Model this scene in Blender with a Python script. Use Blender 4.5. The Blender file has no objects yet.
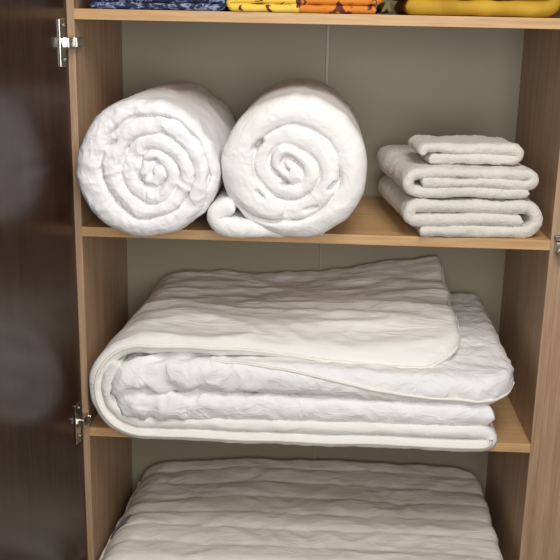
import bpy, bmesh, math, random
import numpy as np
from mathutils import Vector, Matrix

random.seed(4)
scene = bpy.context.scene
COL = scene.collection
PI = math.pi

# ------------------------------------------------------------------ basics
W, D, T = 0.85, 0.391, 0.018          # inside width, depth, board thickness
Z1, Z2, Z3, Z4 = 0.783, 0.3986, 0.0, -0.392   # tops of the four shelves
FLOOR = -0.80
TOP = 1.38


def link(o, parent=None):
    COL.objects.link(o)
    if parent is not None:
        o.parent = parent
        o.matrix_parent_inverse = Matrix.Translation(-Vector(parent.location)) if parent.type == 'EMPTY' or True else o.matrix_parent_inverse
    return o


def empty(name, loc, label, cat, group=None):
    o = bpy.data.objects.new(name, None)
    o.empty_display_size = 0.05
    o.location = loc
    COL.objects.link(o)
    return tag(o, label, cat, group)


def tag(o, label, cat=None, group=None):
    o['label'] = label
    if cat:
        o['category'] = cat
    if group:
        o['group'] = group
    return o


def wloc(o):
    v = Vector(o.location)
    while o.parent is not None:
        o = o.parent
        v = v + Vector(o.location)
    return v


def mesh_obj(name, verts, faces, mat, parent=None, smooth=True):
    """verts in world coordinates; the object's origin is put at its parent's origin"""
    me = bpy.data.meshes.new(name)
    org = wloc(parent) if parent is not None else Vector((0, 0, 0))
    me.from_pydata([tuple(Vector(v) - org) for v in verts], [], faces)
    me.update()
    if smooth:
        me.polygons.foreach_set('use_smooth', [True] * len(me.polygons))
    o = bpy.data.objects.new(name, me)
    COL.objects.link(o)
    o.parent = parent
    if mat is not None:
        me.materials.append(mat)
    return o


def bm_obj(name, bm, mat, parent=None, smooth=False):
    org = wloc(parent) if parent is not None else Vector((0, 0, 0))
    bmesh.ops.translate(bm, vec=-org, verts=bm.verts)
    me = bpy.data.meshes.new(name)
    bm.normal_update()
    bm.to_mesh(me)
    bm.free()
    if smooth:
        me.polygons.foreach_set('use_smooth', [True] * len(me.polygons))
    o = bpy.data.objects.new(name, me)
    COL.objects.link(o)
    o.parent = parent
    me.materials.append(mat)
    return o


def bx(bm, x0, x1, y0, y1, z0, z1, bev=0.0, M=None, seg=2):
    r = bmesh.ops.create_cube(bm, size=1)
    vs = r['verts']
    bmesh.ops.scale(bm, vec=(x1 - x0, y1 - y0, z1 - z0), verts=vs)
    bmesh.ops.translate(bm, vec=((x0 + x1) / 2, (y0 + y1) / 2, (z0 + z1) / 2), verts=vs)
    if bev > 0:
        es = list({e for v in vs for e in v.link_edges})
        rr = bmesh.ops.bevel(bm, geom=es, offset=bev, segments=seg, affect='EDGES', profile=0.5)
        vs = list({v for f in rr['faces'] for v in f.verts} | {v for v in vs if v.is_valid})
    if M is not None:
        bmesh.ops.transform(bm, matrix=M, verts=vs)
    return vs


def cyl(bm, p, axis, r, h, M=None, seg=20, r2=None):
    q = bmesh.ops.create_cone(bm, cap_ends=True, segments=seg, radius1=r, radius2=r if r2 is None else r2, depth=h)
    vs = q['verts']
    rot = Vector((0, 0, 1)).rotation_difference(Vector(axis)).to_matrix().to_4x4()
    bmesh.ops.transform(bm, matrix=Matrix.Translation(p) @ rot, verts=vs)
    if M is not None:
        bmesh.ops.transform(bm, matrix=M, verts=vs)
    return vs


# ------------------------------------------------------------------ noise (gradient noise in numpy)
_rs = np.random.RandomState(7)
_perm = np.concatenate([_rs.permutation(256)] * 3)
_g = _rs.normal(size=(256, 3))
_g /= np.linalg.norm(_g, axis=1)[:, None]


def noise(P):
    P = np.asarray(P, float)
    i = np.floor(P).astype(int)
    f = P - i
    i &= 255
    u = f * f * f * (f * (f * 6 - 15) + 10)
    out = 0
    for dx in (0, 1):
        for dy in (0, 1):
            for dz in (0, 1):
                h = _perm[_perm[_perm[(i[:, 0] + dx) & 255] + ((i[:, 1] + dy) & 255)] + ((i[:, 2] + dz) & 255)]
                g = _g[h]
                d = f - np.array((dx, dy, dz))
                w = (u[:, 0] if dx else 1 - u[:, 0]) * (u[:, 1] if dy else 1 - u[:, 1]) * (u[:, 2] if dz else 1 - u[:, 2])
                out = out + w * (g * d).sum(1)
    return out * 1.5


def ridge(P):
    return 1 - np.abs(noise(P)) * 2.2


def sstep(a, b, x):
    t = np.clip((x - a) / (b - a), 0, 1)
    return t * t * (3 - 2 * t)


# ------------------------------------------------------------------ materials
def new_mat(name):
    m = bpy.data.materials.new(name)
    m.use_nodes = True
    nt = m.node_tree
    return m, nt, nt.nodes['Principled BSDF']


def N(nt, t, **kw):
    n = nt.nodes.new(t)
    for k, v in kw.items():
        if k in n.inputs.keys():
            n.inputs[k].default_value = v
        else:
            setattr(n, k, v)
    return n


def srgb(r, g, b):
    f = lambda c: (c / 255 / 12.92) if c / 255 < 0.04045 else ((c / 255 + 0.055) / 1.055) ** 2.4
    return (f(r), f(g), f(b), 1)


def ramp(nt, stops, fac):
    n = nt.nodes.new('ShaderNodeValToRGB')
    cr = n.color_ramp
    while len(cr.elements) < len(stops):
        cr.elements.new(0.5)
    for e, (p, c) in zip(cr.elements, stops):
        e.position = p
        e.color = c
    nt.links.new(fac, n.inputs['Fac'])
    return n


def wood(name, c0, c1, c2, scale, rough=0.45, bump=0.05, spec=0.4):
    """procedural grain: scale = mapping stretch, small along the grain"""
    m, nt, b = new_mat(name)
    tc = N(nt, 'ShaderNodeTexCoord')
    mp = N(nt, 'ShaderNodeMapping')
    mp.inputs['Scale'].default_value = scale
    nt.links.new(tc.outputs['Object'], mp.inputs['Vector'])
    n1 = N(nt, 'ShaderNodeTexNoise', Scale=1.0, Detail=6.0, Roughness=0.65, Distortion=0.3)
    nt.links.new(mp.outputs['Vector'], n1.inputs['Vector'])
    n2 = N(nt, 'ShaderNodeTexNoise', Scale=5.0, Detail=3.0, Roughness=0.7)
    nt.links.new(mp.outputs['Vector'], n2.inputs['Vector'])
    mx = N(nt, 'ShaderNodeMath', operation='MULTIPLY_ADD')
    mx.inputs[1].default_value = 0.45
    nt.links.new(n2.outputs['Fac'], mx.inputs[0])
    ms = N(nt, 'ShaderNodeMath', operation='MULTIPLY')
    ms.inputs[1].default_value = 0.6
    nt.links.new(n1.outputs['Fac'], ms.inputs[0])
    nt.links.new(ms.outputs[0], mx.inputs[2])
    r = ramp(nt, [(0.36, c0), (0.52, c1), (0.68, c2)], mx.outputs[0])
    nt.links.new(r.outputs['Color'], b.inputs['Base Color'])
    b.inputs['Roughness'].default_value = rough
    b.inputs['Specular IOR Level'].default_value = spec
    bp = N(nt, 'ShaderNodeBump', Strength=bump, Distance=0.002)
    nt.links.new(mx.outputs[0], bp.inputs['Height'])
    nt.links.new(bp.outputs['Normal'], b.inputs['Normal'])
    return m


OAK0, OAK1, OAK2 = srgb(148, 120, 94), srgb(170, 141, 113), srgb(190, 162, 134)
oak_v = wood('light_oak_upright', OAK0, OAK1, OAK2, (70, 70, 2.2))
oak_h = wood('light_oak_shelf', srgb(178, 138, 94), srgb(198, 160, 114), srgb(212, 176, 132), (2.4, 70, 70))
wenge = wood('dark_wenge', srgb(38, 23, 17), srgb(52, 33, 25), srgb(68, 46, 36), (90, 90, 2.5), rough=0.24, bump=0.04, spec=0.5)


def plain(name, col, rough=0.5, metal=0.0, bump=None, var=0.0, bumpscale=400.0, sheen=0.0):
    m, nt, b = new_mat(name)
    b.inputs['Roughness'].default_value = rough
    b.inputs['Metallic'].default_value = metal
    tc = N(nt, 'ShaderNodeTexCoord')
    n = N(nt, 'ShaderNodeTexNoise', Scale=9.0, Detail=4.0)
    nt.links.new(tc.outputs['Object'], n.inputs['Vector'])
    c0 = tuple(c * (1 - var) for c in col[:3]) + (1,)
    c1 = tuple(min(1, c * (1 + var)) for c in col[:3]) + (1,)
    r = ramp(nt, [(0.3, c0), (0.7, c1)], n.outputs['Fac'])
    nt.links.new(r.outputs['Color'], b.inputs['Base Color'])
    if sheen:
        b.inputs['Sheen Weight'].default_value = sheen
        b.inputs['Sheen Roughness'].default_value = 0.6
    if bump:
        n2 = N(nt, 'ShaderNodeTexNoise', Scale=bumpscale, Detail=3.0)
        nt.links.new(tc.outputs['Object'], n2.inputs['Vector'])
        bp = N(nt, 'ShaderNodeBump', Strength=bump, Distance=0.002)
        nt.links.new(n2.outputs['Fac'], bp.inputs['Height'])
        nt.links.new(bp.outputs['Normal'], b.inputs['Normal'])
    return m


def cloth(name, col, wr=0.5, fine=0.15, wscale=26.0, stretch=(1, 1, 1), var=0.03, rough=0.85):
    """woven cotton with soft creases in the bump"""
    m, nt, b = new_mat(name)
    b.inputs['Roughness'].default_value = rough
    b.inputs['Specular IOR Level'].default_value = 0.2
    tc = N(nt, 'ShaderNodeTexCoord')
    mp = N(nt, 'ShaderNodeMapping')
    mp.inputs['Scale'].default_value = stretch
    nt.links.new(tc.outputs['Object'], mp.inputs['Vector'])
    n = N(nt, 'ShaderNodeTexNoise', Scale=6.0, Detail=3.0)
    nt.links.new(tc.outputs['Object'], n.inputs['Vector'])
    c0 = tuple(c * (1 - var) for c in col[:3]) + (1,)
    r = ramp(nt, [(0.3, c0), (0.65, col)], n.outputs['Fac'])
    nt.links.new(r.outputs['Color'], b.inputs['Base Color'])
    n1 = N(nt, 'ShaderNodeTexNoise', Scale=wscale, Detail=3.0, Roughness=0.5, Distortion=0.8)
    nt.links.new(mp.outputs['Vector'], n1.inputs['Vector'])
    rr = ramp(nt, [(0.40, (0, 0, 0, 1)), (0.5, (1, 1, 1, 1)), (0.60, (0, 0, 0, 1))], n1.outputs['Fac'])
    n2 = N(nt, 'ShaderNodeTexNoise', Scale=700.0, Detail=2.0)
    nt.links.new(tc.outputs['Object'], n2.inputs['Vector'])
    b1 = N(nt, 'ShaderNodeBump', Strength=wr, Distance=0.003)
    nt.links.new(rr.outputs['Color'], b1.inputs['Height'])
    b2 = N(nt, 'ShaderNodeBump', Strength=fine, Distance=0.001)
    nt.links.new(n2.outputs['Fac'], b2.inputs['Height'])
    nt.links.new(b1.outputs['Normal'], b2.inputs['Normal'])
    nt.links.new(b2.outputs['Normal'], b.inputs['Normal'])
    return m


WHITE = (0.86, 0.86, 0.87, 1)
cot_a = cloth('white_cotton_crisp', (0.88, 0.88, 0.90, 1), wr=0.2)
cot_b = cloth('white_cotton_soft', (0.87, 0.865, 0.85, 1), wr=0.22, wscale=20)
quilt_m = cloth('off_white_quilt', (0.85, 0.84, 0.815, 1), wr=0.3, wscale=15, stretch=(0.5, 1.6, 1.6))
duvet_m = cloth('white_duvet', (0.87, 0.87, 0.875, 1), wr=0.35, wscale=22, stretch=(0.8, 1, 1.2))
pad_m = cloth('quilted_pad_cotton', (0.75, 0.71, 0.66, 1), wr=0.22, wscale=16, stretch=(0.7, 1.5, 1))
pipe_m = plain('cream_piping', (0.84, 0.82, 0.75, 1), 0.8, bump=0.2)
terry = plain('terry_cloth', (0.69, 0.66, 0.60, 1), 0.95, bump=1.0, var=0.05, bumpscale=210.0, sheen=0.25)
back_m = plain('grey_white_hardboard', srgb(150, 142, 120), 0.5, var=0.02, bump=0.05)
strip_m = plain('pale_plastic_strip', srgb(158, 150, 129), 0.4)
nickel = plain('nickel_plated_steel', (0.62, 0.60, 0.56, 1), 0.28, metal=1.0, var=0.05)
steel_dark = plain('dark_steel', (0.30, 0.28, 0.26, 1), 0.35, metal=1.0)  # darker steel for the screws and the right hinge plate
tag_m = plain('grey_blue_satin_tag', srgb(150, 158, 178), 0.5)
tagd_m = plain('navy_thread', srgb(26, 28, 44), 0.7)
floor_m = wood('room_floor', srgb(120, 90, 64), srgb(140, 106, 76), srgb(156, 120, 88), (3, 40, 40))
wall_m = plain('room_plaster', srgb(205, 198, 186), 0.9, bump=0.1)
khaki_m = plain('khaki_cloth', srgb(112, 104, 70), 0.9, bump=0.3)


def printed(name, kind):
    m, nt, b = new_mat(name)
    b.inputs['Roughness'].default_value = 0.75
    tc = N(nt, 'ShaderNodeTexCoord')
    if kind == 'navy':
        mp = N(nt, 'ShaderNodeMapping')
        mp.inputs['Scale'].default_value = (45, 60, 110)
        nt.links.new(tc.outputs['Object'], mp.inputs['Vector'])
        n = N(nt, 'ShaderNodeTexNoise', Scale=1.0, Detail=4.0, Roughness=0.6, Distortion=1.2)
        nt.links.new(mp.outputs['Vector'], n.inputs['Vector'])
        r = ramp(nt, [(0.42, srgb(22, 27, 52)), (0.52, srgb(40, 52, 92)), (0.58, srgb(160, 172, 200)), (0.64, srgb(34, 44, 82))], n.outputs['Fac'])
    elif kind == 'yellow':
        n = N(nt, 'ShaderNodeTexNoise', Scale=14.0, Detail=3.0)
        nt.links.new(tc.outputs['Object'], n.inputs['Vector'])
        r = ramp(nt, [(0.35, srgb(170, 130, 18)), (0.65, srgb(200, 160, 44))], n.outputs['Fac'])
    else:
        # sunny print: pale yellow block, orange block, a dark blotched motif
        sx = N(nt, 'ShaderNodeSeparateXYZ')
        nt.links.new(tc.outputs['Object'], sx.inputs[0])
        n = N(nt, 'ShaderNodeTexNoise', Scale=60.0, Detail=2.0)
        nt.links.new(tc.outputs['Object'], n.inputs['Vector'])
        ad = N(nt, 'ShaderNodeMath', operation='MULTIPLY_ADD')
        nt.links.new(n.outputs['Fac'], ad.inputs[0])
        ad.inputs[1].default_value = 0.01
        nt.links.new(sx.outputs['X'], ad.inputs[2])
        cx = ramp(nt, [(0.0, srgb(238, 200, 78)), (0.005, srgb(214, 128, 34))], ad.outputs[0])
        cx.color_ramp.interpolation = 'CONSTANT'
        n3 = N(nt, 'ShaderNodeTexNoise', Scale=42.0, Detail=3.0, Distortion=0.8)
        nt.links.new(tc.outputs['Object'], n3.inputs['Vector'])
        rb = ramp(nt, [(0.60, (0, 0, 0, 1)), (0.62, (1, 1, 1, 1))], n3.outputs['Fac'])
        mx = N(nt, 'ShaderNodeMix', data_type='RGBA')
        nt.links.new(rb.outputs['Color'], mx.inputs[0])
        nt.links.new(cx.outputs['Color'], mx.inputs[6])
        mx.inputs[7].default_value = srgb(96, 40, 20)
        nt.links.new(mx.outputs[2], b.inputs['Base Color'])
        return m
    nt.links.new(r.outputs['Color'], b.inputs['Base Color'])
    return m


navy_m, yellow_m, sunny_m = printed('navy_scribble_print', 'navy'), printed('mustard_cotton', 'yellow'), printed('yellow_orange_print', 'sunny')


# ------------------------------------------------------------------ path helpers (x, z plane)
def line(p, q):
    return [p, q]


def arc(c, r, a0, a1, n=24, rz=None):
    rz = r if rz is None else rz
    return [(c[0] + r * math.cos(math.radians(a0 + (a1 - a0) * k / n)),
             c[1] + rz * math.sin(math.radians(a0 + (a1 - a0) * k / n))) for k in range(n + 1)]


def resample(pts, ds):
    P = np.array(pts, float)
    keep = [0]
    for i in range(1, len(P)):
        if np.linalg.norm(P[i] - P[keep[-1]]) > 1e-6:
            keep.append(i)
    P = P[keep]
    L = np.concatenate([[0], np.cumsum(np.linalg.norm(np.diff(P, axis=0), axis=1))])
    n = max(8, int(L[-1] / ds))
    s = np.linspace(0, L[-1], n + 1)
    Q = np.stack([np.interp(s, L, P[:, 0]), np.interp(s, L, P[:, 1])], 1)
    for _ in range(4):                      # soften the kinks
        Q[1:-1] = 0.25 * Q[:-2] + 0.5 * Q[1:-1] + 0.25 * Q[2:]
    return s, Q


def band(name, path, mat, parent, half, y0, y1, ds=0.005, dy=0.008, cap=1.0, taper=(1.0, 1.0),
         warp=None, disp=None, xf=None, ncap=9, rim=None):
    """a thick soft sheet: 'path' is its fold seen from the front (x,z); it runs from y0 to y1 in depth.
    half, y0, y1 may be functions of the 0..1 position along the path."""
    s, Q = resample(path, ds)
    n = len(s)
    t = s / s[-1]
    ev = lambda f: np.array([f(a) for a in t]) if callable(f) else np.full(n, float(f))
    H, Y0, Y1 = ev(half), ev(y0), ev(y1)
    H0 = H.copy()
    for k, e in enumerate(taper):           # rounded ends
        if e > 0:
            d = (s if k == 0 else s[-1] - s) / (H0 * e)
            H = H * np.sqrt(np.clip(1 - np.clip(1 - d, 0, 0.985) ** 2, 0, 1))
    tan = np.gradient(Q, axis=0)
    tan /= np.linalg.norm(tan, axis=1)[:, None]
    nor = np.stack([-tan[:, 1], tan[:, 0]], 1)
    depth = float(np.max(Y1 - Y0))
    ny = max(3, int(depth / dy))
    prof = []                               # (n, kind, value): y = edge +/- cap offset or lerp
    for k in range(ncap):                   # front cap, bottom -> top
        a = -PI / 2 + PI * k / (ncap - 1)
        prof.append((math.sin(a), 'f', -math.cos(a)))
    for k in range(1, ny):
        prof.append((1.0, 'm', k / ny))
    for k in range(ncap):
        a = PI / 2 - PI * k / (ncap - 1)
        prof.append((math.sin(a), 'b', math.cos(a)))
    for k in range(1, ny):
        prof.append((-1.0, 'm', 1 - k / ny))
    m = len(prof)
    V = np.zeros((n, m, 3))
    SY = np.zeros((n, m, 2))
    for j, (pn, kind, v) in enumerate(prof):
        e = H * cap
        if kind == 'f':
            y = Y0 + e + v * e
        elif kind == 'b':
            y = Y1 - e + v * e
        else:
            y = Y0 + e + (Y1 - Y0 - 2 * e) * v
        V[:, j, 0] = Q[:, 0] + nor[:, 0] * pn * H
        V[:, j, 2] = Q[:, 1] + nor[:, 1] * pn * H
        V[:, j, 1] = y
        SY[:, j, 0] = s
        SY[:, j, 1] = y
    F = []
    for i in range(n - 1):
        for j in range(m):
            a, b_ = i * m + j, i * m + (j + 1) % m
            F.append((a, b_, b_ + m, a + m))
    F.append(tuple(range(m))[::-1])
    F.append(tuple((n - 1) * m + j for j in range(m)))
    P = V.reshape(-1, 3)
    S = SY.reshape(-1, 2)
    TT = np.repeat(t, m)
    NN = np.tile(np.array([p[0] for p in prof]), n)
    if warp is not None:
        P = warp(P, S, TT, NN)
    me = bpy.data.meshes.new(name)
    me.from_pydata(P.tolist(), [], F)
    me.update()
    bm = bmesh.new()
    bm.from_mesh(me)
    bmesh.ops.recalc_face_normals(bm, faces=bm.faces)
    bm.to_mesh(me)
    bm.free()
    me.update()
    if disp is not None:
        nr = np.zeros(len(P) * 3)
        me.vertex_normals.foreach_get('vector', nr)
        nr = nr.reshape(-1, 3)
        P = P + nr * disp(P, S, TT, NN)[:, None]
    if xf is not None:
        P = xf(P)
    org = np.array(wloc(parent)) if parent is not None else np.zeros(3)
    me.vertices.foreach_set('co', (P - org).reshape(-1))
    me.polygons.foreach_set('use_smooth', [True] * len(me.polygons))
    me.materials.append(mat)
    me.update()
    o = bpy.data.objects.new(name, me)
    COL.objects.link(o)
    o.parent = parent
    info = dict(P=P.reshape(n, m, 3), t=t, s=s, mid=ncap // 2, top0=ncap - 1, ny=ny, m=m, ncap=ncap)
    return o, info


def tube(name, pts, r, mat, parent, seg=8, closed=False):
    P = [Vector(p) for p in pts]
    V, F = [], []
    up = Vector((0, 0.3, 1)).normalized()
    for i, p in enumerate(P):
        tg = (P[min(i + 1, len(P) - 1)] - P[max(i - 1, 0)]).normalized()
        a = tg.cross(up)
        if a.length < 1e-4:
            a = tg.cross(Vector((1, 0, 0)))
        a.normalize()
        b = a.cross(tg).normalized()
        for k in range(seg):
            an = 2 * PI * k / seg
            V.append(p + a * (r * math.cos(an)) + b * (r * math.sin(an)))
    for i in range(len(P) - 1):
        for k in range(seg):
            F.append((i * seg + k, i * seg + (k + 1) % seg, (i + 1) * seg + (k + 1) % seg, (i + 1) * seg + k))
    F.append(tuple(range(seg)))
    F.append(tuple((len(P) - 1) * seg + k for k in range(seg))[::-1])
    return mesh_obj(name, V, F, mat, parent)


# ================================================================== the room
def structure(name, x0, x1, y0, y1, z0, z1, mat):
    bm = bmesh.new()
    bx(bm, x0, x1, y0, y1, z0, z1)
    o = bm_obj(name, bm, mat)
    o['kind'] = 'structure'
    return o


structure('floor', -2.2, 2.6, -3.4, 0.50, FLOOR - 0.05, FLOOR, floor_m)
structure('wall_back', -2.2, 2.6, 0.43, 0.50, FLOOR, 1.9, wall_m)

# ================================================================== the wardrobe
wd = empty('wardrobe', (W / 2, 0.2, FLOOR),
           'open wardrobe of light oak board with dark brown door, holding all the folded linen', 'wardrobe')


def board(name, x0, x1, y0, y1, z0, z1, mat, parent=wd, bev=0.0008):
    bm = bmesh.new()
    bx(bm, x0, x1, y0, y1, z0, z1, bev)
    return bm_obj(name, bm, mat, parent)


board('side_panel', -T, 0, 0, 0.41, FLOOR, TOP, oak_v)
board('side_panel', W, W + T, 0, 0.41, FLOOR, TOP, oak_v)
for z in (Z1, Z2, Z3, Z4):
    board('shelf', 0, W, 0.0, D - 0.001, z - T, z, oak_h)
board('top_panel', 0, W, 0.0, D - 0.001, TOP - T, TOP, oak_h)
board('bottom_panel', 0, W, 0.0, D - 0.001, FLOOR + 0.06, FLOOR + 0.06 + T, oak_h)
board('plinth', 0, W, 0.04, 0.058, FLOOR, FLOOR + 0.06, oak_h)
board('back_panel', 0, W, D, D + 0.004, FLOOR, TOP, back_m)
o = board('joining_strip', 0.4365, 0.4435, D - 0.003, D, FLOOR + 0.08, TOP - T, strip_m)
tag(o, 'thin pale strip joining the two sheets of the back panel')

# the dark door, swung open to the left (hinge line at the left front edge)
HX, HY, ANG = -0.0105, -0.006, math.radians(10)
door_M = Matrix.Translation((HX, HY, 0)) @ Matrix.Rotation(-ANG, 4, 'Z')
# local frame of the door: +x = inner face normal, -y = away from the hinge
bm = bmesh.new()
bx(bm, -0.018, 0.0, -0.46, 0.0, FLOOR + 0.02, TOP - 0.01, 0.001, door_M)
o = bm_obj('door', bm, wenge, wd)
tag(o, 'dark brown wood grain door, swung open at the left')


def hinge(zc):
    bm = bmesh.new()
    # flange plate of the cup screwed on the inside of the door
    bx(bm, 0.0, 0.003, -0.037, -0.016, zc - 0.040, zc + 0.040, 0.001, door_M)
    cyl(bm, (0.0035, -0.022, zc), (1, 0, 0), 0.0125, 0.004, door_M, 28)
    h = bm_obj('hinge', bm, nickel, wd)
    tag(h, 'nickel cup hinge on the dark door')
    bm = bmesh.new()
    # elbow arm from the cup round the front edge into the cabinet
    bx(bm, 0.002, 0.014, -0.026, 0.004, zc - 0.009, zc + 0.009, 0.002, door_M)
    bx(bm, -0.012, 0.0045, -0.0125, -0.0015, zc - 0.0095, zc + 0.0095, 0.0025)
    bx(bm, 0.0005, 0.0075, -0.0125, 0.030, zc - 0.0085, zc + 0.0085, 0.002)
    bm_obj('hinge_arm', bm, nickel, h)
    for s in (-1, 1):
        bm = bmesh.new()
        cyl(bm, (0.0038, -0.018, zc + s * 0.029), (1, 0, 0), 0.0042, 0.003, door_M, 16)
        bx(bm, 0.0048, 0.0056, -0.021, -0.015, zc + s * 0.029 - 0.0006, zc + s * 0.029 + 0.0006, 0, door_M)
        bm_obj('screw', bm, steel_dark, h)


hinge(0.726)
hinge(0.022)

# the lone hinge on the right front edge
bm = bmesh.new()
bx(bm, W + 0.0065, W + 0.026, -0.016, -0.0005, 0.378, 0.399, 0.003)
bx(bm, W + 0.012, W + 0.030, -0.021, -0.006, 0.372, 0.386, 0.003)
h = bm_obj('hinge', bm, nickel, wd)
tag(h, 'nickel hinge arm on the right front edge beside the middle shelf')
bm = bmesh.new()
bx(bm, W + 0.005, W + 0.024, -0.008, -0.0005, 0.400, 0.410, 0.002)
bm_obj('hinge_plate', bm, steel_dark, h)

# broad right front post and the right door, swung open beyond it
board('post', W + T, W + 0.096, 0.0, 0.41, FLOOR, TOP, oak_v)
RM = Matrix.Translation((W + 0.088, -0.003, 0)) @ Matrix.Rotation(math.radians(12), 4, 'Z')
bm = bmesh.new()
bx(bm, 0.0, 0.018, -0.46, 0.0, FLOOR + 0.02, TOP - 0.01, 0.001, RM)
o = bm_obj('door', bm, wenge, wd)
tag(o, 'dark brown wood grain door, swung open at the right')


# ================================================================== shelf 2: two rolled duvets
def spiral(cx, cz, turns, a_end, rf, squash=1.0, n=90, tilt=0.0):
    """clockwise (seen from the front) spiral running outwards; rf(u) radius with u = 0..turns, a_end = angle at the outer end"""
    pts = []
    tot = int(turns * n)
    for k in range(tot + 1):
        u = turns * k / tot
        a = math.radians(a_end) + 2 * PI * (turns - u)
        r = rf(u)
        pts.append((cx + r * math.cos(a), cz + r * math.sin(a) * squash))
    return pts


def crease(amp, sc, seed, stretch=(1, 1, 1), soft=2.0, front=None):
    st = np.array(stretch) * sc

    def f(P, S, TT, NN):
        q = P * st + seed
        w = noise(q + 0.6 * np.stack([noise(q * 0.5 + 9), noise(q * 0.5 + 33), noise(q * 0.5 + 71)], 1))
        return amp * (1 - np.abs(w) * soft)
    return f


def add(*fs):
    return lambda *a: sum(f(*a) for f in fs)


def sy_noise(amp, fs, fy, seed):
    """noise in sheet coordinates: along the fold / in depth"""
    def f(P, S, TT, NN):
        return amp * noise(np.stack([S[:, 0] * fs + seed, S[:, 1] * fy, NN * 0.7 + seed * 2], 1))
    return f


def clampz(zmin, y_edge=0.0):
    """rests on the shelf; in front of the board's edge the cloth may sag a little"""
    def f(P):
        P = P.copy()
        lim = zmin + 0.0008 - 0.006 * sstep(y_edge - 0.004, y_edge - 0.03, P[:, 1]) * 0
        fr = P[:, 1] < y_edge - 0.002
        lo = np.where(fr, zmin - 0.013 * sstep(0.0, 0.04, y_edge - P[:, 1]), zmin + 0.0008)
        P[:, 2] = np.maximum(P[:, 2], lo)
        return P
    return f


def clampx(lo, hi, fz):
    def f(P):
        P = fz(P)
        ins = P[:, 1] > -0.004
        P[:, 0] = np.where(ins, np.clip(P[:, 0], lo, hi), P[:, 0])
        return P
    return f


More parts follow.
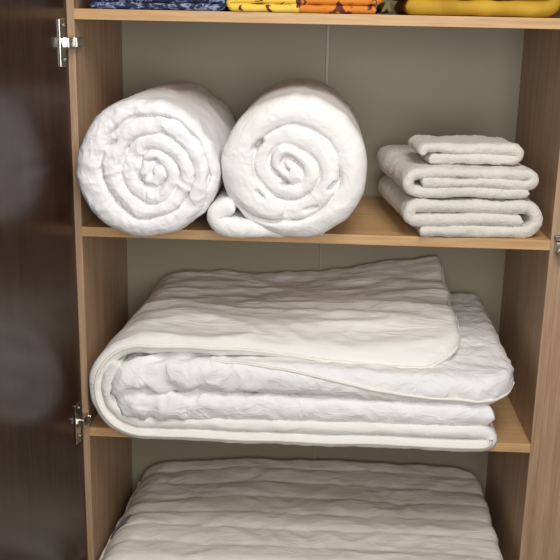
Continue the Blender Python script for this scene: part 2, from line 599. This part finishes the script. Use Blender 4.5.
def roll(part, parent, mat, cx, cz, R, y0, y1, core, radii, a_end, edge, disp_body, disp_front, wob, xf, groove, pitch_out, seed, squash=0.0, core_el=(0.0, 0.0), slits=()):
    """a tightly rolled quilt as one skin: a round body and a puffy front face whose coils meet in creases.
    radii = radius of the crease after 0, 1, 2 .. turns counted from the middle (clockwise, outwards); core = offset of the middle coil"""
    na = 300
    rings = []                              # (rho, y, front weight)
    nf = 84
    for k in range(nf + 1):
        rho = 0.012 + 0.988 * k / nf
        t = np.clip((rho * R - (R - edge)) / edge, 0, 1)
        rings.append((rho, y0 + edge * 0.85 * (1 - math.sqrt(max(0.0, 1 - t * t))), 1.0 - 0.8 * t ** 3))
    yb = y0 + edge * 0.85
    nb = 56
    for k in range(1, nb + 1):
        rings.append((1.0, yb + (y1 - 0.02 - yb) * k / nb, 0.0))
    for k in range(1, 7):
        a = PI / 2 * k / 6
        rings.append((1.0 - 0.16 * (1 - math.cos(a)), y1 - 0.02 + 0.02 * math.sin(a), 0.0))
    th = np.linspace(0, 2 * PI, na, endpoint=False)
    n = len(rings)
    rho = np.array([q[0] for q in rings])[:, None]
    yy = np.array([q[1] for q in rings])[:, None]
    fw = np.array([q[2] for q in rings])[:, None]
    ct, st_ = np.cos(th)[None], np.sin(th)[None]
    out = R * (1 + 0.012 * np.sin(2 * th + seed) + 0.012 * np.sin(3 * th + 2 * seed) + squash * np.cos(2 * th))[None]
    x = rho * out * ct
    z = rho * out * st_
    # ---- coil coordinate on the face
    qx, qz = x - core[0] * np.clip(1 - rho, 0, 1) ** 0.5, z - core[1] * np.clip(1 - rho, 0, 1) ** 0.5
    Q = np.stack([x.ravel(), np.zeros(x.size), z.ravel()], 1)
    wx = (noise(Q * 22 + seed) * wob).reshape(x.shape)
    wz = (noise(Q * 22 + seed + 50) * wob).reshape(x.shape)
    qx, qz = qx + wx, qz + wz
    r = np.hypot(qx, qz)
    a = np.arctan2(qz, qx)
    r = r * (1 + core_el[0] * np.cos(2 * (a - core_el[1])) * np.clip(1 - r / (R * 0.62), 0, 1))
    us, rr = np.array(radii, float).T
    turn = ((math.radians(a_end) - a) / (2 * PI)) % 1.0      # 0..1, growing clockwise from the outer end
    turn = 1.0 - turn
    turn = np.where(turn >= 1.0, 0.0, turn)
    turn = (1.0 - turn) % 1.0
    dm = np.full(r.shape, 1.0)
    layer = np.zeros(r.shape)
    for k in range(int(us[-1])):
        rk = np.interp(k + turn, us, rr)
        dm = np.minimum(dm, np.abs(r - rk))
        layer += r > rk
    mod = noise(np.stack([qx.ravel() * 34 + seed, np.zeros(x.size) + 3, qz.ravel() * 34], 1)).reshape(x.shape)
    g = groove * (0.6 + 0.9 * np.clip(mod, -0.45, 1)) * np.exp(-(dm / 0.0038) ** 2)
    full = np.power(np.clip(dm / 0.016, 0, 1), 0.6)
    g = g + 0.0048 * (1 - full)
    for (sx, sz, ang, ln, wd_, dp) in slits:                 # short open pockets between the coils
        dx, dz = x - sx, z - sz
        p = dx * math.cos(ang) + dz * math.sin(ang)
        q = -dx * math.sin(ang) + dz * math.cos(ang)
        g = g + dp * np.exp(-(p / ln) ** 4 - (q / wd_) ** 2)
    lift = 0.012 * noise(np.stack([(layer * 3.7).ravel(), (qx * 9).ravel(), (qz * 9).ravel() + seed], 1)).reshape(x.shape) * full
    y = yy + fw * (g + lift * 0.6) + 0 * x
    P = np.stack([(cx + x).ravel(), y.ravel(), (cz + z).ravel()], 1)
    F = []
    for i in range(n - 1):
        for j_ in range(na):
            b_ = (j_ + 1) % na
            F.append((i * na + j_, i * na + b_, (i + 1) * na + b_, (i + 1) * na + j_))
    F.append(tuple(range(na))[::-1])
    F.append(tuple((n - 1) * na + k for k in range(na)))
    me = bpy.data.meshes.new(part)
    me.from_pydata(P.tolist(), [], F)
    me.update()
    bm = bmesh.new()
    bm.from_mesh(me)
    bmesh.ops.recalc_face_normals(bm, faces=bm.faces)
    bm.to_mesh(me)
    bm.free()
    nr = np.zeros(len(P) * 3)
    me.vertex_normals.foreach_get('vector', nr)
    nr = nr.reshape(-1, 3)
    F1 = np.repeat(fw, na, 1).ravel()
    P = P + nr * (disp_front(P) * F1 + disp_body(P) * (1 - F1))[:, None]
    P = xf(P)
    me.vertices.foreach_set('co', (P - np.array(wloc(parent))).reshape(-1))
    me.polygons.foreach_set('use_smooth', [True] * len(me.polygons))
    me.materials.append(mat)
    me.update()
    o = bpy.data.objects.new(part, me)
    COL.objects.link(o)
    o.parent = parent
    return o


def crumple(amp, sc, seed, w=0.8):
    sc = np.array(sc, float) * np.ones(3)

    def f(P):
        q = P * sc + seed
        q = q + w * np.stack([noise(q * 0.6 + 3), noise(q * 0.6 + 13), noise(q * 0.6 + 23)], 1)
        return amp * (1 - 2.1 * np.abs(noise(q)))
    return f


# --- left roll: loose and crumpled
R1 = 0.121
c1x, c1z = 0.1320, Z2 + R1 - 0.003
roll1 = empty('rolled_duvet', (c1x, 0.15, Z2), 'loosely rolled white duvet at the left of its shelf, next to the oak side', 'duvet', 'rolled duvets side by side')
fa, fb, fc = crumple(0.0022, 22, 3.1), crumple(0.0015, 44, 17.3), crumple(0.0004, 95, 47.3)
fd = crumple(0.0034, (20, 9, 20), 61.0)
roll('cover', roll1, cot_a, c1x, c1z, R1, -0.072, 0.372, (0.020, -0.004), [(0, 0.004), (1, 0.026), (2, 0.054), (2.8, 0.076), (3.0, 0.084), (3.7, 0.103), (4, 0.130)], 250, 0.030,
     lambda P: fd(P) + 0.4 * fb(P), lambda P: fa(P) + fb(P) + fc(P), 0.006, clampx(0.0015, 1, clampz(Z2)), 0.012, 0.03, 1.3,
     slits=((-0.058, 0.044, 0.6, 0.012, 0.003, 0.014), (0.012, 0.018, 0.3, 0.010, 0.004, 0.016), (-0.006, -0.016, 0.8, 0.010, 0.0035, 0.014), (0.020, -0.034, 0.6, 0.012, 0.0035, 0.012)))

# --- right roll: thicker quilt, tighter coil, a loose flap at lower left
R2 = 0.1255
c2x, c2z = 0.3885, Z2 + R2 + 0.000
roll2 = empty('rolled_duvet', (c2x, 0.15, Z2), 'thick rolled white duvet between the looser roll and the towels, flap tucked under its left', 'duvet', 'rolled duvets side by side')
ga, gb = crumple(0.0017, 16, 8.1), crumple(0.0007, 40, 27.3)
gd = crumple(0.0022, (16, 8, 16), 71.0)
roll('cover', roll2, cot_b, c2x, c2z, R2, -0.062, 0.372, (-0.008, 0.002), [(0, 0.004), (1, 0.028), (1.9, 0.052), (2.0, 0.058), (2.85, 0.087), (3.0, 0.093), (3.22, 0.140), (4, 0.2)], 262, 0.034,
     lambda P: gd(P), lambda P: ga(P) + gb(P), 0.0035, clampz(Z2), 0.012, 0.04, 2.1, core_el=(0.28, 0.85),
     slits=((-0.064, 0.040, 0.75, 0.012, 0.0045, 0.026), (-0.016, -0.026, 0.35, 0.008, 0.0035, 0.018),
            (0.066, -0.028, 0.8, 0.010, 0.004, 0.020), (-0.058, -0.046, -0.8, 0.010, 0.0035, 0.016), (0.030, -0.068, 0.3, 0.012, 0.003, 0.012)))
fp = [(c2x + 0.055, Z2 + 0.006), (c2x + 0.02, Z2 + 0.0085), (c2x - 0.04, Z2 + 0.0115), (c2x - 0.09, Z2 + 0.0165), (c2x - 0.122, Z2 + 0.0200), (c2x - 0.137, Z2 + 0.031), (c2x - 0.134, Z2 + 0.044), (c2x - 0.118, Z2 + 0.054), (c2x - 0.104, Z2 + 0.050)]
o, _ = band('flap', fp, cot_b, roll2, lambda t: float(np.interp(t, [0, 0.2, 0.4, 0.65, 1.0], [0.003, 0.0075, 0.011, 0.0165, 0.0165])),
            lambda t: float(np.interp(t, [0, 0.45, 0.6, 1], [-0.010, -0.052, -0.060, -0.058])), 0.36, ds=0.004, dy=0.009, cap=0.8,
            disp=lambda P, S, TT, NN: ga(P) * 1.2 + gb(P), xf=clampz(Z2), ncap=11)
tag(o, 'loose end of the rolled duvet tucked under at lower left')


# ================================================================== shelf 2: three folded towels
def towel(label, path, half, y0, y1, rot, piv, seed, zmin):
    t = empty('folded_towel', (piv[0], (y0 + y1) / 2, zmin), label, 'towel', 'folded towels in the stack')
    c, s = math.cos(rot), math.sin(rot)

    def xf(P):
        P = P.copy()
        x, y = P[:, 0] - piv[0], P[:, 1] - piv[1]
        P[:, 0] = piv[0] + x * c - y * s
        P[:, 1] = piv[1] + x * s + y * c
        P[:, 2] = np.maximum(P[:, 2], zmin + 0.0006)
        return P

    def d(P, S, TT, NN):
        return (0.0022 * noise(P * 28 + seed) + 0.0013 * noise(P * 90 + seed) + 0.0013 * noise(P * 230 + seed * 3)
                + 0.0034 * noise(np.stack([S[:, 0] * 14 + seed, S[:, 1] * 7, NN], 1)))
    band('cloth', path, terry, t, half, y0, y1, ds=0.0026, dy=0.004, cap=0.9, disp=d, xf=xf, ncap=7)
    return t


RT = math.radians(6)
p3 = line((0.612, Z2 + 0.0115), (0.800, Z2 + 0.0115)) + arc((0.802, Z2 + 0.0335), 0.022, -90, 90) + \
    [(0.78, Z2 + 0.0560), (0.70, Z2 + 0.0575)] + arc((0.604, Z2 + 0.0445), 0.0125, 90, 270) + [(0.65, Z2 + 0.0325), (0.72, Z2 + 0.0335), (0.798, Z2 + 0.0335)]
towel('folded cream terry towel lying directly on the shelf, lowest of the three', p3, 0.0116, -0.004, 0.30, RT, (0.71, 0.02), 3.0, Z2)
b2 = Z2 + 0.0736
p2 = line((0.806, b2 + 0.008), (0.70, b2 + 0.0095)) + arc((0.603, b2 + 0.0255), 0.0165, 270, 90) + \
    [(0.70, b2 + 0.0440), (0.79, b2 + 0.0415)] + arc((0.803, b2 + 0.0315), 0.0105, 90, -90) + [(0.78, b2 + 0.0225), (0.72, b2 + 0.0268), (0.612, b2 + 0.0265)]
towel('folded cream terry towel in the middle of the stack of three', p2, 0.0102, 0.000, 0.31, RT, (0.71, 0.02), 11.0, b2 - 0.003)
b1 = b2 + 0.0548
p1 = line((0.625, b1 + 0.010), (0.775, b1 + 0.010)) + arc((0.778, b1 + 0.0195), 0.0095, -90, 90) + \
    [(0.74, b1 + 0.0285), (0.68, b1 + 0.0275), (0.64, b1 + 0.0300)] + arc((0.622, b1 + 0.0200), 0.0095, 90, 200)
towel('small folded cream face towel on top of the towel stack', p1, 0.0098, 0.022, 0.150, RT * 0.7, (0.70, 0.03), 23.0, b1 - 0.002)

# ================================================================== shelf 3: quilt folded round a duvet
quilt = empty('folded_quilt', (0.40, 0.16, Z3), 'off-white piped quilt wrapped over and under the crumpled duvet on the shelf', 'quilt')
AC = (0.112, 0.0985)
pa = arc(AC, 0.0640, 128, 270, 26) + [(0.20, 0.0355), (0.50, 0.0370), (0.74, 0.0390)] + \
    arc((0.755, 0.0250), 0.0125, 90, -90, 16) + [(0.70, 0.0115), (0.40, 0.0115), (0.20, 0.0115)] + arc(AC, 0.0870, 270, 90, 40) + \
    [(0.22, 0.184), (0.40, 0.172), (0.55, 0.160), (0.712, 0.156)]
_s, _q = resample(pa, 0.005)
LQ = _s[-1]
# where the top limb starts
i_top = int(np.argmax((_s > LQ * 0.5) & (_q[:, 1] > 0.18) & (_q[:, 0] > 0.11)))
T_TOP = _s[i_top] / LQ
S_END = LQ


def qy0(t):
    s = t * LQ
    d = LQ - s
    base = -0.048 + 0.014 * float(sstep(T_TOP - 0.12, T_TOP, np.array(t)))
    if t > T_TOP:
        base = -0.034 + 0.038 * float(sstep(T_TOP, 0.93, np.array(t)))
        r = 0.085
        if d < r:
            base += r - math.sqrt(max(0, r * r - (r - d) ** 2))
    return base


def qwarp(P, S, TT, NN):
    P = P.copy()
    top = sstep(T_TOP - 0.05, T_TOP + 0.02, TT)
    k = np.clip((P[:, 1] + 0.04) / 0.41, 0, 1)
    rise = 0.022 + 0.070 * sstep(0.25, 0.70, P[:, 0])
    P[:, 2] += top * rise * (k ** 0.85)
    # droop of the free front edge at the right
    P[:, 2] -= top * 0.026 * sstep(0.25, 0.6, P[:, 0]) * np.exp(-np.clip(P[:, 1] - 0.0, 0, 1) / 0.03)
    # the far right corner stands up, its edge runs back to the left
    P[:, 0] -= top * 0.012 * sstep(0.5, 0.71, P[:, 0]) * k
    P[:, 2] += top * 0.014 * sstep(0.62, 0.71, P[:, 0]) * sstep(0.22, 0.36, P[:, 1])
    # left fold leans in towards the back
    lf = sstep(0.14, 0.02, P[:, 0])
    P[:, 0] += lf * 0.032 * k
    P[:, 2] += (1 - top) * 0.004 * noise(np.stack([P[:, 0] * 8, P[:, 0] * 0 + 2, P[:, 0] * 0], 1)) * sstep(0.1, 0.3, P[:, 0])
    return P


def qdisp(P, S, TT, NN):
    top = sstep(T_TOP - 0.12, T_TOP + 0.04, TT)
    q = P * np.array([4.0, 15, 9]) + 4.4
    wv = noise(q + 0.8 * np.stack([noise(q * 0.6 + 3), noise(q * 0.6 + 13), noise(q * 0.6 + 23)], 1))
    a = top * 0.0075 * (1 - 2 * np.abs(wv))
    q2 = P * np.array([16.0, 34, 20]) + 14.4
    a += (0.0012 + top * 0.0008) * (1 - 2 * np.abs(noise(q2)))
    a += 0.0015 * noise(P * 40 + 2)
    return a


qo, qi = band('cover', pa, quilt_m, quilt, lambda t: 0.0122, qy0, 0.374, ds=0.005, dy=0.007, cap=0.9, taper=(1, 0.9), warp=qwarp, disp=qdisp,
              xf=clampx(0.0015, 1, clampz(Z3)), ncap=9)
Pq, tq = qi['P'], qi['t']
ids = [i for i in range(len(tq)) if tq[i] > T_TOP - 0.40]
rimline = [Pq[i, qi['mid']] + np.array((0, -0.0008, 0)) for i in ids[:-1]]
rimline += [Pq[-1, qi['mid'] + 0]] + [0.5 * (Pq[-1, qi['top0'] + k] + Pq[-1, (qi['m'] - k) % qi['m']]) for k in range(1, qi['ny'], 2)]
rimline = np.array(rimline)
for _ in range(3):
    rimline[1:-1] = 0.25 * rimline[:-2] + 0.5 * rimline[1:-1] + 0.25 * rimline[2:]
o = tube('piping', rimline, 0.0032, pipe_m, quilt)
tag(o, 'cream piping round the edge of the top layer')

duvet = empty('folded_duvet', (0.42, 0.16, Z3 + 0.05), 'white duvet folded inside the piped quilt, crumpled end showing at left', 'duvet')
pb = [(0.768, 0.0705), (0.60, 0.0690), (0.40, 0.0700), (0.22, 0.0710)] + arc((0.112, 0.0985), 0.0250, 270, 90, 20, rz=0.0270) + \
    [(0.22, 0.1330), (0.40, 0.1290), (0.60, 0.1190), (0.818, 0.1160)]
_s2, _q2 = resample(pb, 0.005)
LD = _s2[-1]


def dhalf(t):
    return float(np.interp(t, [0, 0.05, 0.42, 0.5, 0.58, 0.8, 1.0], [0.0215, 0.0235, 0.0270, 0.0310, 0.0315, 0.0275, 0.0265]))


def dy0(t):
    d = LD - t * LD
    b = -0.050 - 0.008 * math.exp(-((t - 0.5) / 0.15) ** 2)
    if d < 0.10:
        b += 0.10 - math.sqrt(max(0, 0.01 - (0.10 - d) ** 2))
    return b + (0.004 if t < 0.4 else 0)


def dwarp(P, S, TT, NN):
    P = P.copy()
    k = np.clip((P[:, 1] + 0.04) / 0.41, 0, 1)
    up = sstep(0.55, 0.70, TT)
    P[:, 2] += up * k * (0.008 + 0.045 * sstep(0.3, 0.78, P[:, 0]))
    P[:, 0] -= up * k * 0.020 * sstep(0.5, 0.78, P[:, 0])
    return P


def ddisp(P, S, TT, NN):
    lf = sstep(0.34, 0.14, P[:, 0])
    q = P * np.array([30.0, 20, 30]) + 7.7
    wv = noise(q + 0.7 * np.stack([noise(q * 0.6 + 3), noise(q * 0.6 + 13), noise(q * 0.6 + 23)], 1))
    a = (0.0016 + 0.0058 * lf) * (1 - 2.2 * np.abs(wv))
    q2 = P * np.array([9.0, 30, 26]) + 41
    a += 0.0026 * (1 - 2.2 * np.abs(noise(q2)))
    a += 0.0018 * noise(P * 55 + 5)
    return a - 0.0012


do, di = band('cover', pb, duvet_m, duvet, dhalf, dy0, 0.365, ds=0.0045, dy=0.007, cap=0.7, warp=dwarp, disp=ddisp, ncap=13)
Pd, td = di['P'], di['t']
ids = [i for i in range(len(td)) if td[i] > 0.60]


def between(i, jf):
    a = int(math.floor(jf))
    return Pd[i, a] * (1 - (jf - a)) + Pd[i, a + 1] * (jf - a)


rl = np.array([between(i, di['mid'] + 4.5 - 6.5 * float(sstep(0.60, 0.92, td[i]))) + np.array((0, -0.001, 0)) for i in ids[:-1]])
for _ in range(4):
    rl[1:-1] = 0.25 * rl[:-2] + 0.5 * rl[1:-1] + 0.25 * rl[2:]
o = tube('piping', rl, 0.0026, pipe_m, duvet)
tag(o, 'cream piping along the lower edge of the upper fold')

# ================================================================== shelf 4: quilted mattress pad
pad = empty('mattress_pad', (0.43, 0.16, Z4), 'beige-white quilted mattress pad folded on the lowest visible shelf', 'mattress pad')
pp = [(0.20, Z4 + 0.074), (0.40, Z4 + 0.074), (0.770, Z4 + 0.074)] + arc((0.785, Z4 + 0.050), 0.024, 90, -90, 16) + [(0.60, Z4 + 0.0255), (0.20, Z4 + 0.0255)] + \
    arc((0.078, Z4 + 0.0755), 0.050, 270, 90, 24) + [(0.20, Z4 + 0.126), (0.45, Z4 + 0.1285), (0.825, Z4 + 0.1240)]
_s3, _q3 = resample(pp, 0.005)
LP = _s3[-1]


def py1(t):
    d = LP - t * LP
    b = 0.372
    if d < 0.07:
        b -= 0.07 - math.sqrt(max(0, 0.0049 - (0.07 - d) ** 2))
    return b


def pwarp(P, S, TT, NN):
    P = P.copy()
    k = np.clip((P[:, 1] + 0.06) / 0.43, 0, 1)
    lf = sstep(0.16, 0.03, P[:, 0]) * sstep(0.5, 0.6, TT)
    P[:, 0] += lf * 0.020 * k
    P[:, 2] += sstep(0.6, 0.75, TT) * 0.016 * k * sstep(0.05, 0.3, P[:, 0])
    # the back left shoulder rolls down
    return P


def pdisp(P, S, TT, NN):
    # rows of quilting: puffed bands running left to right, with a cross seam now and then
    yy = S[:, 1] + 0.014 * noise(np.stack([P[:, 0] * 4, P[:, 1] * 5, P[:, 0] * 0], 1))
    row = np.abs(np.sin(PI * (yy + 0.06) / 0.062))
    xx = P[:, 0] + 0.010 * noise(np.stack([P[:, 0] * 5 + 7, P[:, 1] * 7, P[:, 0] * 0], 1))
    colm = np.abs(np.sin(PI * (xx - 0.02) / 0.205))
    a = 0.0046 * (np.power(row, 0.4) - 1) + 0.0030 * (np.power(colm, 0.4) - 1)
    q = P * np.array([13.0, 20, 10]) + 2.2
    wv = noise(q + 0.9 * np.stack([noise(q * 0.5 + 3), noise(q * 0.5 + 13), noise(q * 0.5 + 23)], 1))
    a += 0.0042 * noise(P * np.array([7.0, 16, 8]) + 31) + 0.0026 * (1 - 2.1 * np.abs(wv)) - 0.001
    a += 0.0004 * (1 - 2 * np.abs(noise(P * np.array([34, 60, 30]) + 8)))
    return a


po, pi_ = band('cover', pp, pad_m, pad, 0.0225, -0.062, py1, ds=0.005, dy=0.005, cap=0.9, warp=pwarp, disp=pdisp,
               xf=clampx(0.002, W - 0.002, clampz(Z4)), ncap=9)

# the little sewn label on its left side
Pp = pi_['P']
Nn, Mm = Pp.shape[:2]


def pad_patch(name, centre, du, dv, mat, off):
    """a small cloth patch lying on the pad's skin round the grid point nearest to 'centre'"""
    d = ((Pp - np.array(centre)) ** 2).sum(2)
    i0, j0 = np.unravel_index(np.argmin(d), d.shape)
    js = [(j0 + k) % Mm for k in range(dv[0], dv[1] + 1)]
    is_ = range(max(1, i0 + du[0]), min(Nn - 1, i0 + du[1] + 1))
    c = np.array([0.112, 0.0, Z4 + 0.0755])
    V, F_ = [], []
    for lay in (off, 0.0004):
        for a in is_:
            for b_ in js:
                p = Pp[a, b_]
                nrm = p - np.array([c[0], p[1], c[2]])
                nrm /= np.linalg.norm(nrm)
                V.append(p + nrm * lay)
    A, B = len(is_), len(js)
    for a in range(A - 1):
        for b_ in range(B - 1):
            q = (a * B + b_, a * B + b_ + 1, (a + 1) * B + b_ + 1, (a + 1) * B + b_)
            F_.append(q)
            F_.append(tuple(A * B + k for k in q[::-1]))
    edge = [b_ for b_ in range(B)] + [a * B + B - 1 for a in range(1, A)] + [(A - 1) * B + b_ for b_ in range(B - 2, -1, -1)] + [a * B for a in range(A - 2, 0, -1)]
    for k in range(len(edge)):
        e0, e1 = edge[k], edge[(k + 1) % len(edge)]
        F_.append((e0, e1, A * B + e1, A * B + e0))
    return mesh_obj(name, V, F_, mat, pad)


o = pad_patch('sewn_label', (0.020, 0.105, Z4 + 0.128), (-4, 4), (-4, 4), tag_m, 0.0028)
tag(o, 'small grey-blue sewn label on the left fold of the pad')
o = pad_patch('label_border', (0.020, 0.105, Z4 + 0.128), (-4, 4), (-5, 5), tagd_m, 0.0018)
tag(o, 'navy border of the sewn label')
hd = ((Pp - np.array((0.012, -0.02, Z4 + 0.100))) ** 2).sum(2)
hi = np.unravel_index(np.argmin(hd), hd.shape)[0]
hj = np.argsort(Pp[hi, :, 0])[:0]
row = [Pp[hi, k] for k in range(Mm) if Pp[hi, k, 0] < np.mean(Pp[hi, :, 0])]
row = sorted(row, key=lambda p: p[1])[4:-4]
hp = np.array(row)[::2]
for _ in range(3):
    hp[1:-1] = 0.25 * hp[:-2] + 0.5 * hp[1:-1] + 0.25 * hp[2:]
o = tube('hem', hp, 0.0050, pipe_m, pad, 10)
tag(o, 'pale hem along the left fold')

# ================================================================== top shelf: folded printed linen
def linen(name, label, cat, path, mat, half, y0, y1, seed, part='cloth', org=None):
    xs = [p[0] for p in path]
    t = empty(name, ((min(xs) + max(xs)) / 2 if org is None else org, (y0 + y1) / 2, Z1), label, cat,
              'folded bedding on the top shelf' if name == 'folded_bedding' else None)
    d = lambda P, S, TT, NN: 0.0016 * noise(P * 30 + seed) + 0.0010 * (1 - 2 * np.abs(noise(P * np.array([30, 50, 50]) + seed)))

    def xf(P):
        P = P.copy()
        P[:, 2] = np.maximum(P[:, 2], Z1 + 0.0005)
        return P
    band(part, path, mat, t, half, y0, y1, ds=0.004, dy=0.01, disp=d, xf=xf, ncap=7)
    return t


def folds(x0, x1, z0, n, h, right_first=True):
    """zig-zag stack of n layers, half thickness h"""
    pts = []
    lr = right_first
    for k in range(n):
        z = z0 + h * (1 + 2 * k) * 1.03
        a, b = (x0 + h, x1 - h) if lr else (x1 - h, x0 + h)
        pts += [(a, z), ((a + b) / 2, z), (b, z)]
        if k < n - 1:
            c = (b, z + h * 1.03)
            pts += arc(c, h, -90, 90, 10) if lr else arc(c, h, 270, 90, 10)
        lr = not lr
    return pts


linen('folded_bedding', 'folded navy cloth with pale scribbled print at the left of the top shelf', 'bedding', folds(0.022, 0.258, Z1, 5, 0.0062), navy_m, 0.0060, 0.004, 0.30, 4)
linen('folded_bedding', 'folded yellow and orange printed cloth in the middle of the top shelf', 'bedding', folds(0.268, 0.526, Z1, 5, 0.0068, False), sunny_m, 0.0066, -0.004, 0.30, 14, org=0.385)
linen('folded_cloth', 'narrow khaki cloth wedged between the printed and the mustard bedding', 'cloth', [(0.530, Z1 + 0.004), (0.5365, Z1 + 0.012), (0.540, Z1 + 0.024), (0.5385, Z1 + 0.012), (0.5440, Z1 + 0.0045)], khaki_m, 0.0035, 0.012, 0.24, 34)
linen('folded_bedding', 'plain mustard yellow folded cloth at the right of the top shelf', 'bedding', folds(0.556, 0.822, Z1, 3, 0.0135), yellow_m, 0.0134, 0.006, 0.30, 24)

# ================================================================== camera
CAM = (0.4358623955835023, -1.686101978281199, 0.779322798564313)
yaw, pitch, roll = -0.04190279317850903, 0.2716094220849669, 0.020389324674541187
f = Vector((math.sin(yaw) * math.cos(pitch), math.cos(yaw) * math.cos(pitch), -math.sin(pitch)))
r = Vector((math.cos(yaw), -math.sin(yaw), 0))
u = r.cross(f)
cr, sr = math.cos(roll), math.sin(roll)
r2, u2 = cr * r + sr * u, -sr * r + cr * u
cam_d = bpy.data.cameras.new('camera')
cam = bpy.data.objects.new('camera', cam_d)
COL.objects.link(cam)
M = Matrix(((r2.x, u2.x, -f.x, CAM[0]), (r2.y, u2.y, -f.y, CAM[1]), (r2.z, u2.z, -f.z, CAM[2]), (0, 0, 0, 1)))
cam.matrix_world = M
cam_d.sensor_width = 36
cam_d.lens = 951.95 / 560 * 36
cam_d.clip_start = 0.02
scene.camera = cam

# ================================================================== light: a lamp overhead, an added fill from the front, dim room
def area(name, loc, target, sx, sy, power, col):
    d = bpy.data.lights.new(name, 'AREA')
    d.shape = 'RECTANGLE'
    d.size, d.size_y = sx, sy
    d.energy = power
    d.color = col
    o = bpy.data.objects.new(name, d)
    COL.objects.link(o)
    o.location = loc
    o.rotation_euler = (Vector(target) - Vector(loc)).to_track_quat('-Z', 'Y').to_euler()
    return o


area('ceiling_light', (0.70, -1.25, 1.85), (0.10, 0.0, 0.25), 0.8, 0.8, 29, (1.0, 0.96, 0.91))
area('front_fill_light', (0.62, -1.85, 0.72), (0.15, 0.0, 0.32), 0.9, 0.9, 25, (1.0, 0.985, 0.965))  # soft fill added just behind the viewer to brighten the fronts, no real window
w = bpy.data.worlds.new('world')
w.use_nodes = True
w.node_tree.nodes['Background'].inputs['Color'].default_value = (1.0, 0.84, 0.70, 1)
w.node_tree.nodes['Background'].inputs['Strength'].default_value = 0.05
scene.world = w

scene.view_settings.view_transform = 'Standard'
scene.view_settings.look = 'None'
scene.view_settings.gamma = 1
scene.view_settings.use_curve_mapping = False
scene.view_settings.exposure = -0.3
